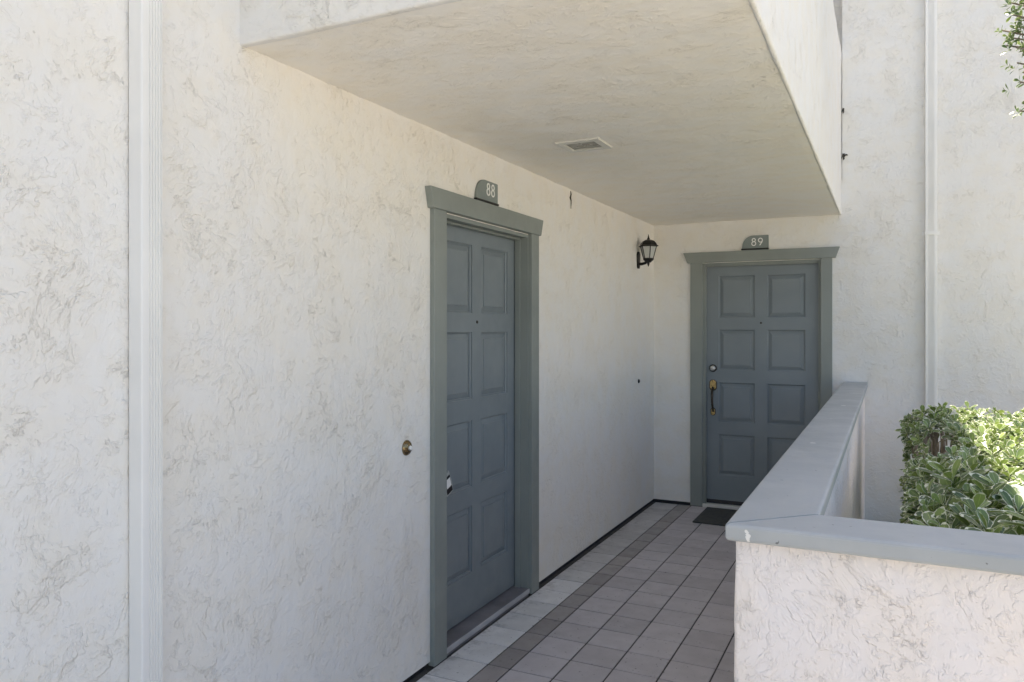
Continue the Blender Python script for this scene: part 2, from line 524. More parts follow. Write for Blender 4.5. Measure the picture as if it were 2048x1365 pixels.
# parapets: the outer skin runs down to the soffit edge, so each one clads the slab's edge
def parapet(lo, hi):
    o = plaster_block('parapet', lo, hi, 0.009, 0.05, 0.0034, 'stucco_back', bal, 4.0)
    return o
parapet((XW - 0.012, YF - 0.012, HC - 0.004), (XW + 0.006, YB + 0.05, 3.785))
parapet((-0.05, YF - 0.010, HC - 0.004), (XW - 0.011, YF + 0.02, 3.785))

m = MB()
m.box(XW - 0.15, XW - 0.0125, YF + 0.15, YB + 0.02, 2.77, 3.78)
m.box(0.0, XW - 0.0125, YF + 0.0205, YF + 0.15, 2.77, 3.78)
m.build('parapet_core', 'stucco_back', bal)
MB().box(-0.30, 0.84, -5.0, YB + 0.30, 6.205, 6.36, 0.01, 1).build('added_shade_eave', 'lighttrim', bld)  # unseen eave, added to shade the balcony and the ground by the wall

def panel_door(fr, u0, u1, v0, v1, w, cols_, rows, label):
    """raised-panel door slab; face at depth w"""
    m = MB(fr)
    us = [u0, cols_[0][0], cols_[0][1], cols_[1][0], cols_[1][1], u1]
    vs_ = [v0]
    for r in rows:
        vs_ += [r[0], r[1]]
    vs_.append(v1)
    hol = {(i, j) for i in (1, 3) for j in range(1, len(vs_) - 1, 2)}
    dp = 0.018
    for i in range(len(us) - 1):
        for j in range(len(vs_) - 1):
            a, b_, c, d = us[i], us[i + 1], vs_[j], vs_[j + 1]
            if (i, j) in hol:
                # sticking: a quirk then an ovolo down to the panel groove
                prof = ((0.0, 0.0), (0.0006, -0.0065), (0.0065, -0.0105), (0.0090, -0.0110), (0.0105, -dp))
                for (e0, h0), (e1, h1) in zip(prof, prof[1:]):
                    o = [(a + e0, c + e0), (b_ - e0, c + e0), (b_ - e0, d - e0), (a + e0, d - e0)]
                    n_ = [(a + e1, c + e1), (b_ - e1, c + e1), (b_ - e1, d - e1), (a + e1, d - e1)]
                    for k in range(4):
                        m.face([(*o[k], w + h0), (*o[(k + 1) % 4], w + h0), (*n_[(k + 1) % 4], w + h1), (*n_[k], w + h1)])
            else:
                m.face([(a, c, w), (b_, c, w), (b_, d, w), (a, d, w)])
    # edges
    for a, b_ in (((u0, v0), (u1, v0)), ((u1, v0), (u1, v1)), ((u1, v1), (u0, v1)), ((u0, v1), (u0, v0))):
        m.face([(*a, w), (*b_, w), (*b_, w - 0.044), (*a, w - 0.044)])
    m.face([(u0, v0, w - 0.044), (u1, v0, w - 0.044), (u1, v1, w - 0.044), (u0, v1, w - 0.044)])
    bmesh.ops.remove_doubles(m.bm, verts=m.bm.verts[:], dist=1e-5)
    slab = m.build('door', 'door', bld)
    tag(slab, label)
    for cu in cols_:
        for r in rows:
            p = MB(fr)
            a, b_, c, d = cu[0] + 0.0095, cu[1] - 0.0095, r[0] + 0.0095, r[1] - 0.0095
            rings = []
            for e, h in ((0.0, -0.034), (0.0, -0.0172), (0.003, -0.0165), (0.027, -0.0095), (0.0282, -0.0052), (0.031, -0.0048)):
                rings.append([(a + e, c + e, w + h), (b_ - e, c + e, w + h), (b_ - e, d - e, w + h), (a + e, d - e, w + h)])
            p.loft(rings)
            p.build('panel', 'door', slab)
    return slab

def door_frame(fr, o0, o1, head, wj, stop_w, cas, hdr, label):
    """jamb with stops (mesh), casings, header"""
    m = MB(fr)
    t = 0.022
    for a, b_ in ((o0 - 0.001, o0 + t - 0.004), (o1 - t + 0.004, o1 + 0.001)):
        m.box(a, b_, 0.004, head, wj, 0.001)
    m.box(o0, o1, head - t + 0.004, head + 0.001, wj, 0.0015)
    # stops
    m.box(o0 + t - 0.004, o0 + t + 0.008, 0.03, head - t, stop_w, stop_w + 0.034, 0.002, 1)
    m.box(o1 - t - 0.008, o1 - t + 0.004, 0.03, head - t, stop_w, stop_w + 0.034, 0.002, 1)
    m.box(o0 + t - 0.004, o1 - t + 0.004, head - t - 0.008, head - t + 0.004, stop_w + 0.001, stop_w + 0.033, 0.002, 1)
    j = m.build('door_frame', 'trim', bld)
    tag(j, label)
    for a, b_, c, d, w1 in cas:
        MB(fr).box(a, b_, c, d, -0.010, w1, 0.0028, 2).build('casing', 'trim', j)
    tl, tr, bl, br, z0, z1, w1 = hdr
    MB(fr).prism([(bl, z0), (br, z0), (tr, z1), (tl, z1)], -0.008, w1, 0.003, 2).build('header', 'trim', j)
    return j

# near door (88), in the side wall
j88 = door_frame(LEFT, O88[0], O88[1], O88[2], -0.135, -0.078,
                 [(2.957, 3.068, 0.006, 2.108, 0.024), (4.018, 4.121, 0.006, 2.108, 0.024)],
                 (2.912, 4.164, 2.936, 4.132, 2.104, 2.200, 0.034), 'sage grey frame of the near door')
d88 = panel_door(LEFT, 3.090, 4.004, 0.050, 2.074, -0.082, ((3.183, 3.497), (3.597, 3.911)),
                 ((0.272, 0.622), (0.722, 1.070), (1.183, 1.535), (1.635, 1.993)), 'slate grey eight panel door numbered 88')
m = MB(LEFT)
m.prism([(3.0695, -0.01), (4.0165, -0.01), (4.0165, 0.040), (3.0695, 0.040)], -0.14, 0.004, 0.003, 2)
m.build('threshold', 'threshold', j88)
m = MB(LEFT)
m.box(3.0700, 4.0160, 0.012, 0.0385, 0.0045, 0.011, 0.002, 1)
m.build('threshold_nose', 'nose', j88)

# far door (89), in the end wall
j89 = door_frame(BACK, O89[0], O89[1], O89[2], -0.095, -0.036,
                 [(0.331, 0.434, 0.006, 2.128, 0.022), (1.392, 1.478, 0.006, 2.128, 0.022)],
                 (0.271, 1.535, 0.306, 1.504, 2.124, 2.213, 0.032), 'sage grey frame of the far door')
d89 = panel_door(BACK, 0.459, 1.375, 0.066, 2.092, -0.040, ((0.564, 0.866), (0.967, 1.269)),
                 ((0.281, 0.635), (0.743, 1.084), (1.194, 1.542), (1.646, 2.007)), 'slate grey eight panel door numbered 89')
m = MB(BACK)
m.box(0.4345, 1.3915, -0.012, 0.030, -0.09, 0.012, 0.003, 2)
m.build('threshold', 'lighttrim', j89)
m = MB(BACK)
m.box(0.459, 1.375, 0.0315, 0.0655, -0.080, -0.042)
m.build('door_sweep', 'darkgap', j89)

# peepholes
for fr, u, v, w, s in ((LEFT, 3.549, 1.588, -0.082, d88), (BACK, 0.917, 1.600, -0.040, d89)):
    m = MB(fr)
    m.lathe_w(u, v, ((0.0085, w - 0.002), (0.0085, w + 0.003), (0.006, w + 0.0045), (0.005, w + 0.002), (0.0005, w + 0.0015)), 16)
    m.build('peephole', 'bronze', s, True)

# deadbolt and grip handle of the far door
W9 = -0.040
m = MB(BACK)
m.lathe_w(0.516, 1.207, ((0.033, W9 - 0.002), (0.033, W9 + 0.004), (0.027, W9 + 0.012), (0.026, W9 + 0.013)), 28)
db = m.build('deadbolt', 'bronze', d89, True)
m = MB(BACK)
m.lathe_w(0.516, 1.207, ((0.0235, W9 + 0.011), (0.0235, W9 + 0.020), (0.021, W9 + 0.0225), (0.010, W9 + 0.0235), (0.001, W9 + 0.0235)), 24)
m.box(0.5145, 0.5175, 1.201, 1.213, W9 + 0.0225, W9 + 0.0245)
m.build('lock_cylinder', 'chrome', d89, True)
def hexpoly(cu, cv, hw, hh, ch):
    return [(cu - hw, cv - hh + ch), (cu - hw + ch * .75, cv - hh), (cu + hw - ch * .75, cv - hh), (cu + hw, cv - hh + ch), (cu + hw, cv + hh - ch), (cu + hw - ch * .75, cv + hh), (cu - hw + ch * .75, cv + hh), (cu - hw, cv + hh - ch)]
m = MB(BACK)
m.prism(hexpoly(0.517, 1.060, 0.032, 0.047, 0.020), W9 - 0.001, W9 + 0.006, 0.002, 1)
m.prism(hexpoly(0.517, 0.830, 0.022, 0.034, 0.015), W9 - 0.001, W9 + 0.006, 0.002, 1)
pts = [(0.517, 1.028, W9 + 0.004), (0.517, 1.020, W9 + 0.030), (0.5165, 0.995, W9 + 0.048), (0.517, 0.955, W9 + 0.054), (0.518, 0.905, W9 + 0.050), (0.519, 0.865, W9 + 0.036), (0.518, 0.842, W9 + 0.018), (0.517, 0.832, W9 + 0.004)]
m.tube(pts, [0.010, 0.010, 0.0105, 0.010, 0.0095, 0.009, 0.009, 0.009], 12)
hs = m.build('grip_handle', 'bronze', d89)
m = MB(BACK)
m.prism(hexpoly(0.517, 1.062, 0.026, 0.040, 0.017), W9 + 0.0065, W9 + 0.010, 0.0015, 1)
m.build('handle_plate', 'brass', d89)
m = MB(BACK)
m.prism(hexpoly(0.517, 0.828, 0.016, 0.027, 0.011), W9 + 0.0065, W9 + 0.009, 0.001, 1)
m.build('handle_plate', 'brass', d89)
m = MB(BACK)
m.tube([(0.517, 1.038, W9 + 0.008), (0.517, 1.040, W9 + 0.03), (0.517, 1.034, W9 + 0.05)], [0.008, 0.009, 0.006], 10)
m.build('thumb_latch', 'bronze', d89)
# knob of the near door, mostly behind its casing
m = MB(LEFT)
m.lathe_w(3.146, 0.945, ((0.030, -0.083), (0.030, -0.079), (0.013, -0.075), (0.012, -0.064), (0.021, -0.058), (0.023, -0.050), (0.017, -0.042), (0.004, -0.039)), 24)
m.build('knob', 'brass', d88, True)

# ------------------------------------------------------------------ low wall with cap
low = empty('low_wall', (1.65, 1.81, 0), 'low white stucco wall with blue grey painted cap beside the walkway', 'wall')
plaster_block('wall_body', (1.572, 1.748, -0.08), (3.75, 1.868, 1.0865), 0.009, 0.045, 0.0035, 'stucco_low', low, 7.0)
plaster_block('wall_body', (1.572, 1.862, -0.08), (1.716, YB + 0.02, 1.0865), 0.009, 0.06, 0.003, 'stucco_low', low, 7.0)
m = MB()
m.prism([(1.5585, 1.7150), (1.7400, 1.8965), (1.7400, YB + 0.005), (1.5585, YB + 0.005)], 1.0855, 1.1255, 0.009, 3, skip=lambda c: abs((c.y - c.x) - 0.1565) < 0.004)
a = m.build('cap', 'cap', low, False)
m = MB()
m.prism([(1.5605, 1.7140), (3.78, 1.7140), (3.78, 1.8955), (1.7420, 1.8955)], 1.0850, 1.1240, 0.009, 3, skip=lambda c: abs((c.y - c.x) - 0.1535) < 0.004)
b = m.build('cap', 'cap', low, False)

# ------------------------------------------------------------------ downspouts
def downspout(name, fr, uc, hw, d, grooves, v0, v1, label, strap_v):
    root = empty(name, tuple(fr(uc, max(v0, 0.0), 0.0)), label, 'downspout', 'downspouts')
    # cross-section outline, front fluted
    pr = [(-hw, 0.004), (-hw, d - 0.004), (-hw + 0.0015, d - 0.0012), (-hw + 0.004, d)]
    for g in grooves:
        for du, dw in ((-0.0032, 0.0), (-0.0022, -0.0038), (0.0, -0.0046), (0.0022, -0.0038), (0.0032, 0.0)):
            pr.append((g + du, d + dw))
    pr += [(hw - 0.004, d), (hw - 0.0015, d - 0.0012), (hw, d - 0.004), (hw, 0.004)]
    m = MB(fr)
    n = 24
    rings = []
    for i in range(n + 1):
        v = v0 + (v1 - v0) * i / n
        j = 0.0009 * math.sin(v * 1.1 + uc)
        rings.append([(uc + u + j, v, w) for u, w in pr])
    m.loft(rings)
    m.build('pipe', 'spout', root)
    for sv in strap_v:
        m = MB(fr)
        m.box(uc - hw - 0.0025, uc + hw + 0.0025, sv - 0.014, sv + 0.014, 0.0, d + 0.003, 0.001, 1)
        m.box(uc - hw - 0.022, uc - hw - 0.002, sv - 0.013, sv + 0.013, -0.001, 0.0022)
        m.box(uc + hw + 0.002, uc + hw + 0.018, sv - 0.013, sv + 0.013, -0.001, 0.0022)
        m.build('strap', 'spout', root)
    return root
downspout('downspout', LEFT, 1.4465, 0.0345, 0.056, [-0.010, -0.001, 0.008, 0.017, 0.026], -0.055, 6.1,
          'white fluted metal downspout on the near side wall left of the door', [4.9])
downspout('downspout', BACK, 2.179, 0.0405, 0.050, [-0.017, -0.009, -0.001, 0.007, 0.015], 0.28, 5.9,
          'slim white downspout with a strap on the end wall behind the hedge', [2.284, 5.0])

# ------------------------------------------------------------------ number signs
def stroke_mesh(m, pts, wid, w0, w1, closed):
    n = len(pts)
    L, Rr = [], []
    for i in range(n):
        p = Vector(pts[i])
        a = Vector(pts[(i - 1) % n] if closed or i > 0 else pts[i])
        c = Vector(pts[(i + 1) % n] if closed or i < n - 1 else pts[i])
        t = (c - a).normalized()
        s = Vector((-t.y, t.x)) * wid / 2
        L.append(p + s); Rr.append(p - s)
    rng = n if closed else n - 1
    for i in range(rng):
        k = (i + 1) % n
        m.face([(*L[i], w1), (*L[k], w1), (*Rr[k], w1), (*Rr[i], w1)])
        m.face([(*L[i], w0), (*L[k], w0), (*L[k], w1), (*L[i], w1)])
        m.face([(*Rr[i], w0), (*Rr[k], w0), (*Rr[k], w1), (*Rr[i], w1)])
    if not closed:
        for i in (0, n - 1):
            m.face([(*L[i], w0), (*Rr[i], w0), (*Rr[i], w1), (*L[i], w1)])
def ell(cu, cv, a, b, a0=0, a1=360, n=28, closed=True):
    k = n if closed else n - 1
    return [(cu + a * math.cos(R(a0 + (a1 - a0) * i / k)), cv + b * math.sin(R(a0 + (a1 - a0) * i / k))) for i in range(n)]
def numeral(fr, ch, cu, cv, w, parent, s=1.0):
    m = MB(fr)
    if ch == '8':
        stroke_mesh(m, ell(cu, cv + 0.0165 * s, 0.0130 * s, 0.0132 * s), 0.0072 * s, w, w + 0.0025, True)
        stroke_mesh(m, ell(cu, cv - 0.0135 * s, 0.0160 * s, 0.0163 * s), 0.0072 * s, w, w + 0.0024, True)
    else:
        stroke_mesh(m, ell(cu, cv + 0.0130 * s, 0.0160 * s, 0.0165 * s), 0.0072 * s, w, w + 0.0025, True)
        stroke_mesh(m, [(cu + 0.0150 * s, cv + 0.006 * s), (cu + 0.0115 * s, cv - 0.004 * s), (cu + 0.004 * s, cv - 0.0155 * s), (cu - 0.006 * s, cv - 0.0300 * s)], 0.0074 * s, w, w + 0.0024, False)
    bmesh.ops.remove_doubles(m.bm, verts=m.bm.verts[:], dist=1e-6)
    return m.build('numeral', 'white', parent)
def number_sign(fr, u0, u1, v0, v1, w0, w1, digits, label):
    root = empty('number_sign', tuple(fr((u0 + u1) / 2, v0, w0)), label, 'sign', 'door number signs')
    vb = v0 + 0.017
    ru, rv = 0.088, v1 - vb - 0.004
    poly = [(u1, vb), (u1, v1 - 0.003), (u1 - 0.003, v1)]
    for i in range(0, 11):
        an = R(90 + 9 * i)
        poly.append((u0 + ru + ru * math.cos(an), vb + 0.004 + rv * math.sin(an)))
    poly.append((u0 - 0.002, vb))
    MB(fr).prism(poly, w0, w1, 0.0012, 1).build('plate', 'sign', root)
    MB(fr).box(u0 - 0.008, u1 + 0.002, v0 + 0.006, vb - 0.0005, w0, w1 + 0.006, 0.001, 1).build('rail', 'black', root)
    MB(fr).box(u0 - 0.004, u1, v0 - 0.001, v0 + 0.0055, w0, w1 + 0.001).build('foot', 'sign', root)
    for ch, cu, cv in digits:
        numeral(fr, ch, cu, cv, w1, root)
    return root
number_sign(LEFT, 3.372, 3.606, 2.200, 2.322, 0.001, 0.014, [('8', 3.497, 2.278), ('8', 3.548, 2.278)], 'grey curved number plaque reading 88 above the near door')
number_sign(BACK, 0.770, 0.985, 2.213, 2.338, 0.001, 0.014, [('8', 0.866, 2.283), ('9', 0.920, 2.283)], 'grey curved number plaque reading 89 above the far door')

# ------------------------------------------------------------------ wall lantern
lan = empty('wall_lantern', (0.0, 6.185, 2.06), 'black wall lantern with tapered glass panes in the corner by the far door', 'lamp')
LU, LW = 6.185, 0.092
m = MB(LEFT)
m.prism([(LU - 0.028, 2.075), (LU - 0.018, 2.055), (LU + 0.018, 2.055), (LU + 0.028, 2.075), (LU + 0.032, 2.17), (LU + 0.018, 2.195), (LU - 0.018, 2.195), (LU - 0.032, 2.17)], -0.004, 0.014, 0.004, 2)
m.build('backplate', 'black', lan)
m = MB(LEFT)
m.tube([(LU, 2.095, 0.010), (LU, 2.092, 0.035), (LU, 2.100, 0.065), (LU, 2.118, LW)], [0.014, 0.012, 0.012, 0.014], 10)
m.build('arm', 'black', lan, True)
m = MB(LEFT)
m.lathe_v(LU, LW, ((0.002, 2.068), (0.008, 2.084), (0.011, 2.094), (0.008, 2.099), (0.022, 2.104), (0.028, 2.112), (0.038, 2.120), (0.044, 2.128), (0.045, 2.136), (0.040, 2.138)), 24)
m.build('base', 'black', lan, True)
m = MB(LEFT)
m.lathe_v(LU, LW, ((0.074, 2.233), (0.085, 2.236), (0.085, 2.241), (0.074, 2.246), (0.066, 2.262), (0.052, 2.279), (0.030, 2.290), (0.012, 2.294), (0.013, 2.300), (0.008, 2.308), (0.001, 2.338)), 6, R(30))
m.build('roof', 'black', lan)
for i in range(6):
    an = R(30 + 60 * i)
    an2 = R(90 + 60 * i)
    b0 = (LU + 0.041 * math.cos(an), 2.136, LW + 0.041 * math.sin(an))
    t0 = (LU + 0.068 * math.cos(an), 2.236, LW + 0.068 * math.sin(an))
    b1 = (LU + 0.041 * math.cos(an2), 2.136, LW + 0.041 * math.sin(an2))
    t1 = (LU + 0.068 * math.cos(an2), 2.236, LW + 0.068 * math.sin(an2))
    MB(LEFT).tube([b0, t0], 0.0038, 6).build('glazing_bar', 'black', lan)
    m = MB(LEFT)
    ins = lambda p, s: (LU + (p[0] - LU) * s, p[1], LW + (p[2] - LW) * s)
    m.loft([[ins(b0, .985), ins(b1, .985), ins(b1, .955), ins(b0, .955)], [ins(t0, .985), ins(t1, .985), ins(t1, .96), ins(t0, .96)]])
    m.build('glass_pane', 'glass', lan)
m = MB(LEFT)
m.lathe_v(LU, LW, ((0.012, 2.137), (0.012, 2.155), (0.018, 2.168), (0.024, 2.188), (0.020, 2.210), (0.008, 2.220), (0.001, 2.221)), 16)
m.build('bulb', 'bulb', lan, True)

# ------------------------------------------------------------------ soffit light
sl = empty('soffit_light', (0.515, 3.57, HC), 'square recessed light with grey lens in the balcony soffit', 'light fixture')
x0, x1, y0, y1 = 0.405, 0.632, 3.462, 3.672
zt = HC - 0.010
m = MB()
outer = [(x0, y0), (x1, y0), (x1, y1), (x0, y1)]
g = 0.034
inner = [(x0 + g, y0 + g), (x1 - g, y0 + g), (x1 - g, y1 - g), (x0 + g, y1 - g)]
def ring(o, z): return [(p[0], p[1], z) for p in o]
def shrink(o, d): return [(p[0] + (d if i in (0, 3) else -d), p[1] + (d if i in (0, 1) else -d)) for i, p in enumerate(o)]
m.loft([ring(outer, HC + 0.004), ring(outer, zt + 0.002), ring(shrink(outer, 0.006), zt), ring(shrink(inner, -0.003), zt), ring(inner, zt + 0.001), ring(inner, HC + 0.004)], cap=False)
m.build('trim_ring', 'lighttrim', sl)
m = MB()
m.loft([ring(shrink(inner, -0.002), HC + 0.003), ring(shrink(inner, -0.002), HC - 0.002), ring(shrink(inner, 0.004), HC - 0.003)])
m.build('lens', 'lens', sl)

# ------------------------------------------------------------------ door bells
bell = empty('doorbell', (0, 2.767, 1.0), 'round brass doorbell with white button left of the near door', 'doorbell')
m = MB(LEFT)
m.lathe_w(2.766, 1.034, ((0.034, -0.002), (0.034, 0.003), (0.031, 0.008), (0.024, 0.014), (0.016, 0.018), (0.013, 0.019)), 32)
m.build('escutcheon', 'oldbrass', bell, True)
m = MB(LEFT)
m.lathe_w(2.766, 1.034, ((0.0125, 0.017), (0.0125, 0.021), (0.010, 0.0225)), 24)
m.build('button_ring', 'chrome', bell, True)
m = MB(LEFT)
m.lathe_w(2.766, 1.034, ((0.0088, 0.020), (0.0088, 0.0245), (0.006, 0.0262), (0.0008, 0.0268)), 20)
m.build('button', 'white', bell, True)
bell2 = empty('bell_push', (0, 6.207, 1.09), 'tiny black bell push low on the side wall near the corner', 'doorbell')
m = MB(LEFT)
m.lathe_w(6.207, 1.109, ((0.018, -0.002), (0.018, 0.003), (0.014, 0.008), (0.009, 0.010)), 20)
m.build('escutcheon', 'black', bell2, True)
m = MB(LEFT)
m.lathe_w(6.207, 1.109, ((0.0065, 0.009), (0.006, 0.012), (0.001, 0.013)), 14)
m.build('button', 'bronze', bell2, True)

# ------------------------------------------------------------------ lockbox on the knob of the near door
lb = empty('lockbox', (-0.05, 3.155, 0.72), 'grey key lockbox hanging from the knob of the near door', 'lockbox')
def LBX(u, v, w):       # local: u across, v up from the shackle top, w out; tilted
    an = R(21)
    uu = u * math.cos(an) - v * math.sin(an)
    vv = u * math.sin(an) + v * math.cos(an)
    return Vector((-0.056 + w, 3.120 + uu, 0.962 + vv))
m = MB(LBX)
m.tube([(-0.022, -0.135, 0.0), (-0.024, -0.05, 0.0), (-0.016, -0.01, 0.0), (0.0, 0.0, 0.0), (0.016, -0.01, 0.0), (0.024, -0.05, 0.0), (0.022, -0.135, 0.0)], 0.0042, 8)
m.build('shackle', 'chrome', lb, True)
MB(LBX).prism([(-0.034, -0.235), (0.034, -0.235), (0.036, -0.175), (0.031, -0.120), (-0.031, -0.120), (-0.036, -0.175)], -0.018, 0.016, 0.005, 2).build('body', 'greyplastic', lb)
MB(LBX).box(-0.026, 0.026, -0.226, -0.140, 0.0155, 0.018, 0.001, 1).build('face_plate', 'black', lb)
MB(LBX).box(-0.021, 0.021, -0.196, -0.152, 0.0175, 0.020, 0.001, 1).build('keypad', 'white', lb)

# ------------------------------------------------------------------ doormat
dm = MB().box(0.480, 1.270, 6.088, 6.640, 0.0008, 0.011, 0.003, 2).build('doormat', 'mat')
tag(dm, 'thin black rubber doormat in front of the far door', 'doormat')

# ------------------------------------------------------------------ cobweb clumps and a plaster crack
def clump(pts, r, label, name='cobweb_clump'):
    m = MB()
    rnd = random.Random(len(label))
    for p in pts:
        n = 6
        q = Vector(p)
        path = [tuple(q + Vector((rnd.uniform(-r, r), rnd.uniform(-r * .3, 0), rnd.uniform(-r * 1.5, r * 1.5)))) for _ in range(5)]
        m.tube(path, [r * .10, r * .30, r * .38, r * .26, r * .06], 5)
    o = m.build(name, 'web', None, True)
    return tag(o, label, 'cobweb', 'cobwebs on the stucco')
clump([(1.562, YB - 0.004, 2.935), (1.572, YB - 0.004, 2.925)], 0.020, 'dark cobweb clump on the end wall beside the balcony, lower of two')
clump([(1.560, YB - 0.004, 3.305)], 0.016, 'dark cobweb clump on the end wall beside the balcony, upper of two')
m = MB(LEFT)
m.tube([(4.676, 2.462, 0.001), (4.679, 2.440, 0.003), (4.664, 2.415, 0.004), (4.680, 2.398, 0.004), (4.682, 2.345, 0.001)], [0.002, 0.0045, 0.006, 0.0035, 0.002], 6)
tag(m.build('plaster_crack', 'web'), 'short dark jagged crack in the side wall under the soffit', 'crack')

# ------------------------------------------------------------------ foliage
def leaf_geo(L, W, segs, curl, fold):
    """obovate leaf along +y, midrib at x=0, normal +z; returns verts, faces, uvs"""
    vs_, uv, fc = [], [], []
    for i in range(segs + 1):
        t = i / segs
        w = W * (math.sin(math.pi * min(1.0, t ** 1.35) * 0.93 + 0.05)) * (0.35 + 0.65 * t ** 0.7) * 1.25
        if i == 0:
            w = W * 0.06
        z = -curl * L * t * t
        for s in (-1, 0, 1):
            vs_.append((s * w / 2, L * t, z + abs(s) * fold * w))
            uv.append((0.5 + 0.5 * s, t))
    for i in range(segs):
        for s in (0, 1):
            a = i * 3 + s
            fc.append((a, a + 1, a + 4, a + 3))
    return vs_, fc, uv

def rosette(rnd, base, axis, n, L, W):
    """yield leaf frames round a stem tip"""
    axis = axis.normalized()
    ref = Vector((0, 0, 1)) if abs(axis.z) < 0.95 else Vector((1, 0, 0))
    s = axis.cross(ref).normalized()
    u = s.cross(axis)
    ph = rnd.uniform(0, 6.28)
    for k in range(n):
        an = ph + k * 2.399
        f = k / n
        tilt = R(80 - 48 * f + rnd.uniform(-10, 10))       # outer leaves spread, inner upright
        d = (axis * math.cos(tilt) + (s * math.cos(an) + u * math.sin(an)) * math.sin(tilt)).normalized()
        nrm = (axis - d * axis.dot(d)).normalized()
        x = d.cross(nrm)
        sc = (1.0 - 0.38 * f) * rnd.uniform(0.82, 1.12)
        tone = min(1, max(0, 0.06 + 0.62 * f ** 2 + rnd.uniform(-0.1, 0.28)))
        Mx = Matrix(((x.x, d.x, nrm.x, 0), (x.y, d.y, nrm.y, 0), (x.z, d.z, nrm.z, 0), (0, 0, 0, 1)))
        o = base + axis * (0.022 * f)
        yield o, Mx, sc * L, tone

def leaves_mesh(name, items, variants):
    """items: (origin, rot matrix, scale, tone)"""
    verts, faces, uvs, tones = [], [], [], []
    for i, (o, Mx, sc, tone) in enumerate(items):
        V, F, U = variants[i % len(variants)]
        b0 = len(verts)
        m3 = Mx.to_3x3()
        for v in V:
            verts.append(tuple(o + m3 @ (Vector(v) * sc)))
        for f in F:
            faces.append(tuple(b0 + q for q in f))
            uvs.extend(U[q] for q in f)
        tones.extend([tone] * len(V))
    me = bpy.data.meshes.new(name)
    me.from_pydata(verts, [], faces)
    ul = me.uv_layers.new(name="UVMap")
    ul.data.foreach_set("uv", [c for q in uvs for c in q])
    at = me.attributes.new("tone", 'FLOAT', 'POINT')
    at.data.foreach_set("value", tones)
    me.polygons.foreach_set("use_smooth", [True] * len(faces))
    return me

cx, cz = cam.location.x, cam.location.z
def to_px(p):
    s, c = math.sin(YAW), math.cos(YAW)
    X, Y, Z = p.x - cx, p.y, p.z - cz
    zf = -X * s + Y * c
    return 1024 + 1520.34 * (X * c + Y * s) / zf, 656.9 - 1520.34 * Z / zf, zf

variants = [leaf_geo(1.0, w, 6, c, f) for w, c, f in ((0.44, 0.14, 0.10), (0.50, 0.06, 0.14), (0.40, 0.22, 0.07), (0.46, -0.05, 0.12))]
rnd = random.Random(11)
hedge = empty('hedge', (2.7, 4.1, 0.028), 'clipped variegated hedge with cream edged leaves beside the low wall', 'hedge')
items = []
HX0, HX1, HY0, HY1, HZ = 2.035, 3.5, 2.36, 5.93, 0.965
def surf_noise(x, y, z):
    return noise.noise(Vector((x * 2.6, y * 2.6, z * 2.6)))
# top
y = HY0
while y < HY1:
    x = HX0
    st = 0.086 if y < 3.5 else 0.070
    while x < HX1:
        px_, py_ = x + rnd.uniform(-.035, .035), y + rnd.uniform(-.035, .035)
        notch = px_ < 2.20 and 4.05 < py_ < 5.10
        z = HZ + 0.035 * surf_noise(px_, py_, 0) + rnd.uniform(-.06, .02) - (0.36 if notch else 0.0)
        edge = max(0.0, 1 - (px_ - HX0) / 0.10)
        z -= 0.05 * edge ** 2
        ax = Vector((rnd.uniform(-.5, .5) - 0.5 * edge, rnd.uniform(-.6, .35), 1.0))
        L = rnd.uniform(0.085, 0.122) if py_ < 3.5 else rnd.uniform(0.066, 0.090)
        items += list(rosette(rnd, Vector((px_, py_, z)), ax, rnd.randint(7, 10), L, 1))
        if rnd.random() < 0.45:
            items += list(rosette(rnd, Vector((px_ + .03, py_ + .03, z - 0.08)), ax + Vector((rnd.uniform(-.9, .9), rnd.uniform(-.9, .9), 0)), 6, 0.07, 1))
        if rnd.random() < 0.05:
            items += list(rosette(rnd, Vector((px_, py_, z + 0.05)), ax + Vector((0, 0, .6)), 7, L, 1))
        x += st
    y += st
# side facing the low wall
y = HY0
while y < HY1:
    z = 0.10
    while z < HZ:
        py_, pz_ = y + rnd.uniform(-.03, .03), z + rnd.uniform(-.03, .03)
        bare = 4.0 < py_ < 5.6 and pz_ > 0.60 and not (py_ > 5.1 and pz_ > 0.88)
        if not bare or rnd.random() < 0.10:
            x = HX0 + 0.03 * surf_noise(0, py_, pz_) + rnd.uniform(-.03, .05)
            items += list(rosette(rnd, Vector((x, py_, pz_)), Vector((-1.0, rnd.uniform(-.7, .2), rnd.uniform(0.1, .9))), rnd.randint(6, 9), 0.084 if py_ < 3.3 else 0.07, 1))
        z += 0.075
    y += 0.075
# near end, behind the cap
x = HX0
while x < HX1:
    z = 0.62
    while z < HZ + 0.02:
        px_, pz_ = x + rnd.uniform(-.03, .03), z + rnd.uniform(-.03, .03)
        y = HY0 + rnd.uniform(-.06, .04)
        items += list(rosette(rnd, Vector((px_, y, pz_)), Vector((rnd.uniform(-.5, .4), -1.0, rnd.uniform(.2, 1.1))), rnd.randint(6, 9), 0.092, 1))
        z += 0.075
    x += 0.075
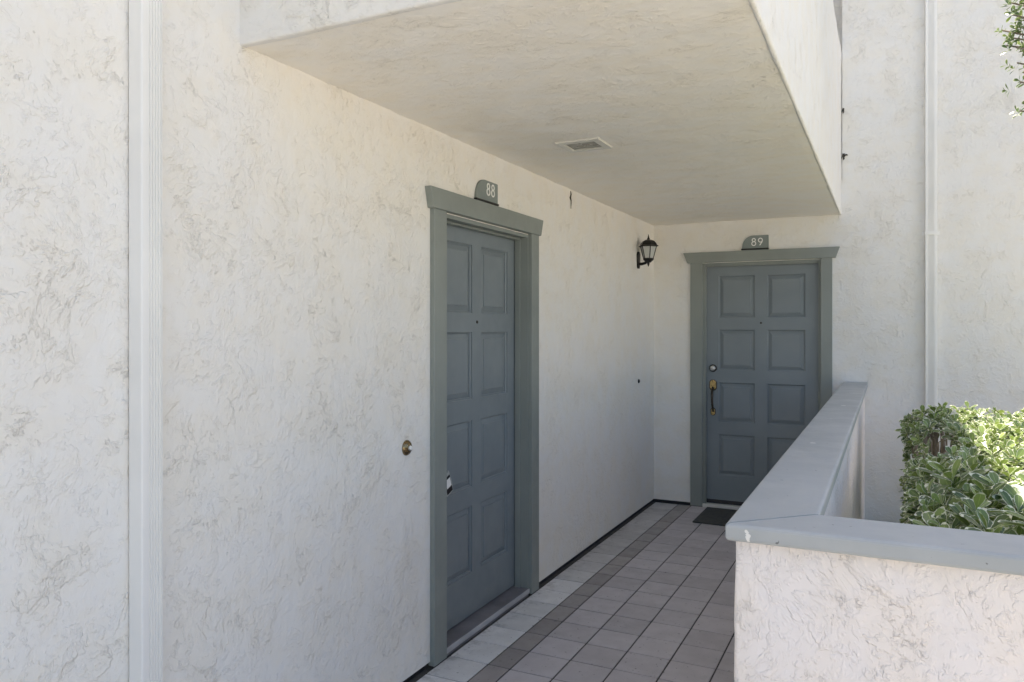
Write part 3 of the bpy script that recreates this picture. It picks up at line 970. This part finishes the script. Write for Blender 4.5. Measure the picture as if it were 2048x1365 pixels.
# nearest, largest-looking leaves in frame become leaves of their own
def score(it):
    u, v, zf = to_px(it[0])
    vis = 1790 < u < 2060 and 800 < v < 1075
    return zf if vis else 1e3 + zf
order = sorted(range(len(items)), key=lambda i: score(items[i]))
near, rest = order[:280], order[280:]
leaf_meshes = {}
for i in near:
    o, Mx, sc, tone = items[i]
    key = (i % len(variants), int(tone * 4))
    if key not in leaf_meshes:
        me = leaves_mesh('leaf', [(Vector((0, 0, 0)), Matrix.Identity(4), 1.0, (key[1] + .5) / 4)], [variants[key[0]]])
        me.materials.append(M['leaf'])
        leaf_meshes[key] = me
    lf = bpy.data.objects.new('leaf', leaf_meshes[key])
    col.objects.link(lf)
    lf.parent = hedge
    lf.matrix_parent_inverse = Matrix.Translation(-hedge.location)
    lf.matrix_basis = Matrix.Translation(o) @ Mx @ Matrix.Scale(sc, 4)
fo = link('foliage', leaves_mesh('foliage', [items[i] for i in rest], variants), 'leaf', hedge)
tag(fo, kind='stuff')
# woody stems inside
m = MB()
for k in range(46):
    bx = 2.09 + (rnd.random() ** 1.6) * 1.2
    by = rnd.uniform(2.45, 5.75)
    p = Vector((bx, by, 0.02))
    path = [p]
    lean = Vector((rnd.uniform(-.10, .10), rnd.uniform(-.2, .2), 0))
    for s in range(5):
        p = p + Vector((lean.x * .3 + rnd.uniform(-.02, .02), lean.y * .3 + rnd.uniform(-.03, .03), 0.178))
        path.append(p)
    r = rnd.uniform(0.008, 0.017)
    m.tube([tuple(q) for q in path], [r, r * .95, r * .85, r * .7, r * .55, r * .4], 7)
for k in range(34):       # bare woody legs where the side has died back
    p = Vector((rnd.uniform(2.045, 2.20), rnd.uniform(5.08, 5.40), 0.02))
    r = rnd.uniform(.006, .014)
    path = [p]
    for q in range(5):
        p = p + Vector((rnd.uniform(-.022, .018), rnd.uniform(-.03, .03), rnd.uniform(.16, .20)))
        path.append(p)
    m.tube([tuple(q) for q in path], [r, r, r * .9, r * .8, r * .65, r * .4], 6)
m.build('stem', 'bark', hedge, True)

# small tree whose crown reaches in at the upper right
tree = empty('small_tree', (3.35, 4.75, 0.028), 'small leafy tree at the upper right edge in front of the end wall', 'tree')
m = MB()
trunk = [(3.35, 4.75, 0.0), (3.33, 4.74, 0.9), (3.37, 4.70, 1.6), (3.34, 4.66, 2.3), (3.36, 4.62, 3.0), (3.34, 4.60, 3.8)]
m.tube(trunk, [.055, .048, .042, .036, .026, .010], 10)
tips = []
rt = random.Random(5)
def branch(p, q, r):
    mid = (p + q) / 2 + Vector((rt.uniform(-.06, .06), rt.uniform(-.06, .06), rt.uniform(0, .08)))
    m.tube([tuple(p), tuple(mid), tuple(q)], [r, r * .7, r * .3], 6)
targets = []
for k in range(46):
    an, el = rt.uniform(0, 6.28), rt.uniform(-.5, 1.4)
    rad = 0.80 * rt.uniform(0.55, 1.0)
    targets.append(Vector((3.36 + rad * math.cos(an) * math.cos(el), 4.62 + rad * math.sin(an) * math.cos(el), 3.35 + rad * math.sin(el))))
targets += [Vector(t) for t in [(2.43, 4.45, 3.10), (2.39, 4.48, 3.04), (2.40, 4.50, 2.97), (2.44, 4.40, 2.92), (2.41, 4.46, 3.2), (2.45, 4.45, 2.86), (2.43, 4.5, 3.3), (2.46, 4.5, 3.05), (2.46, 4.44, 2.76), (2.48, 4.46, 2.95), (2.50, 4.5, 3.15), (2.46, 4.44, 2.62), (2.42, 4.42, 3.15), (2.44, 4.5, 3.0), (2.47, 4.42, 2.80), (2.47, 4.46, 3.08)] + [(rt.uniform(2.44, 2.62), rt.uniform(4.35, 4.6), rt.uniform(2.82, 3.4)) for _ in range(26)] + [(2.47, 4.45, 2.66)]]
titems = []
for q in targets:
    root = Vector((3.35, 4.63, min(3.5, max(2.3, q.z - 0.35))))
    branch(root, q, 0.012)
    nsp = 14
    for s in range(nsp):
        f = 0.45 + 0.55 * s / (nsp - 1)
        c = root.lerp(q, f) + Vector((rt.uniform(-.09, .09), rt.uniform(-.09, .09), rt.uniform(-.09, .09))) * (1.25 - .8 * f)
        ax = (q - root).normalized() + Vector((rt.uniform(-.8, .8), rt.uniform(-.8, .8), rt.uniform(-.2, .9)))
        titems += list(rosette(rt, c, ax, rt.randint(4, 6), 0.045, 1))
m.build('trunk', 'bark', tree, True)
cr = link('crown', leaves_mesh('crown', titems, variants), 'leaf_tree', tree)
tag(cr, kind='stuff')
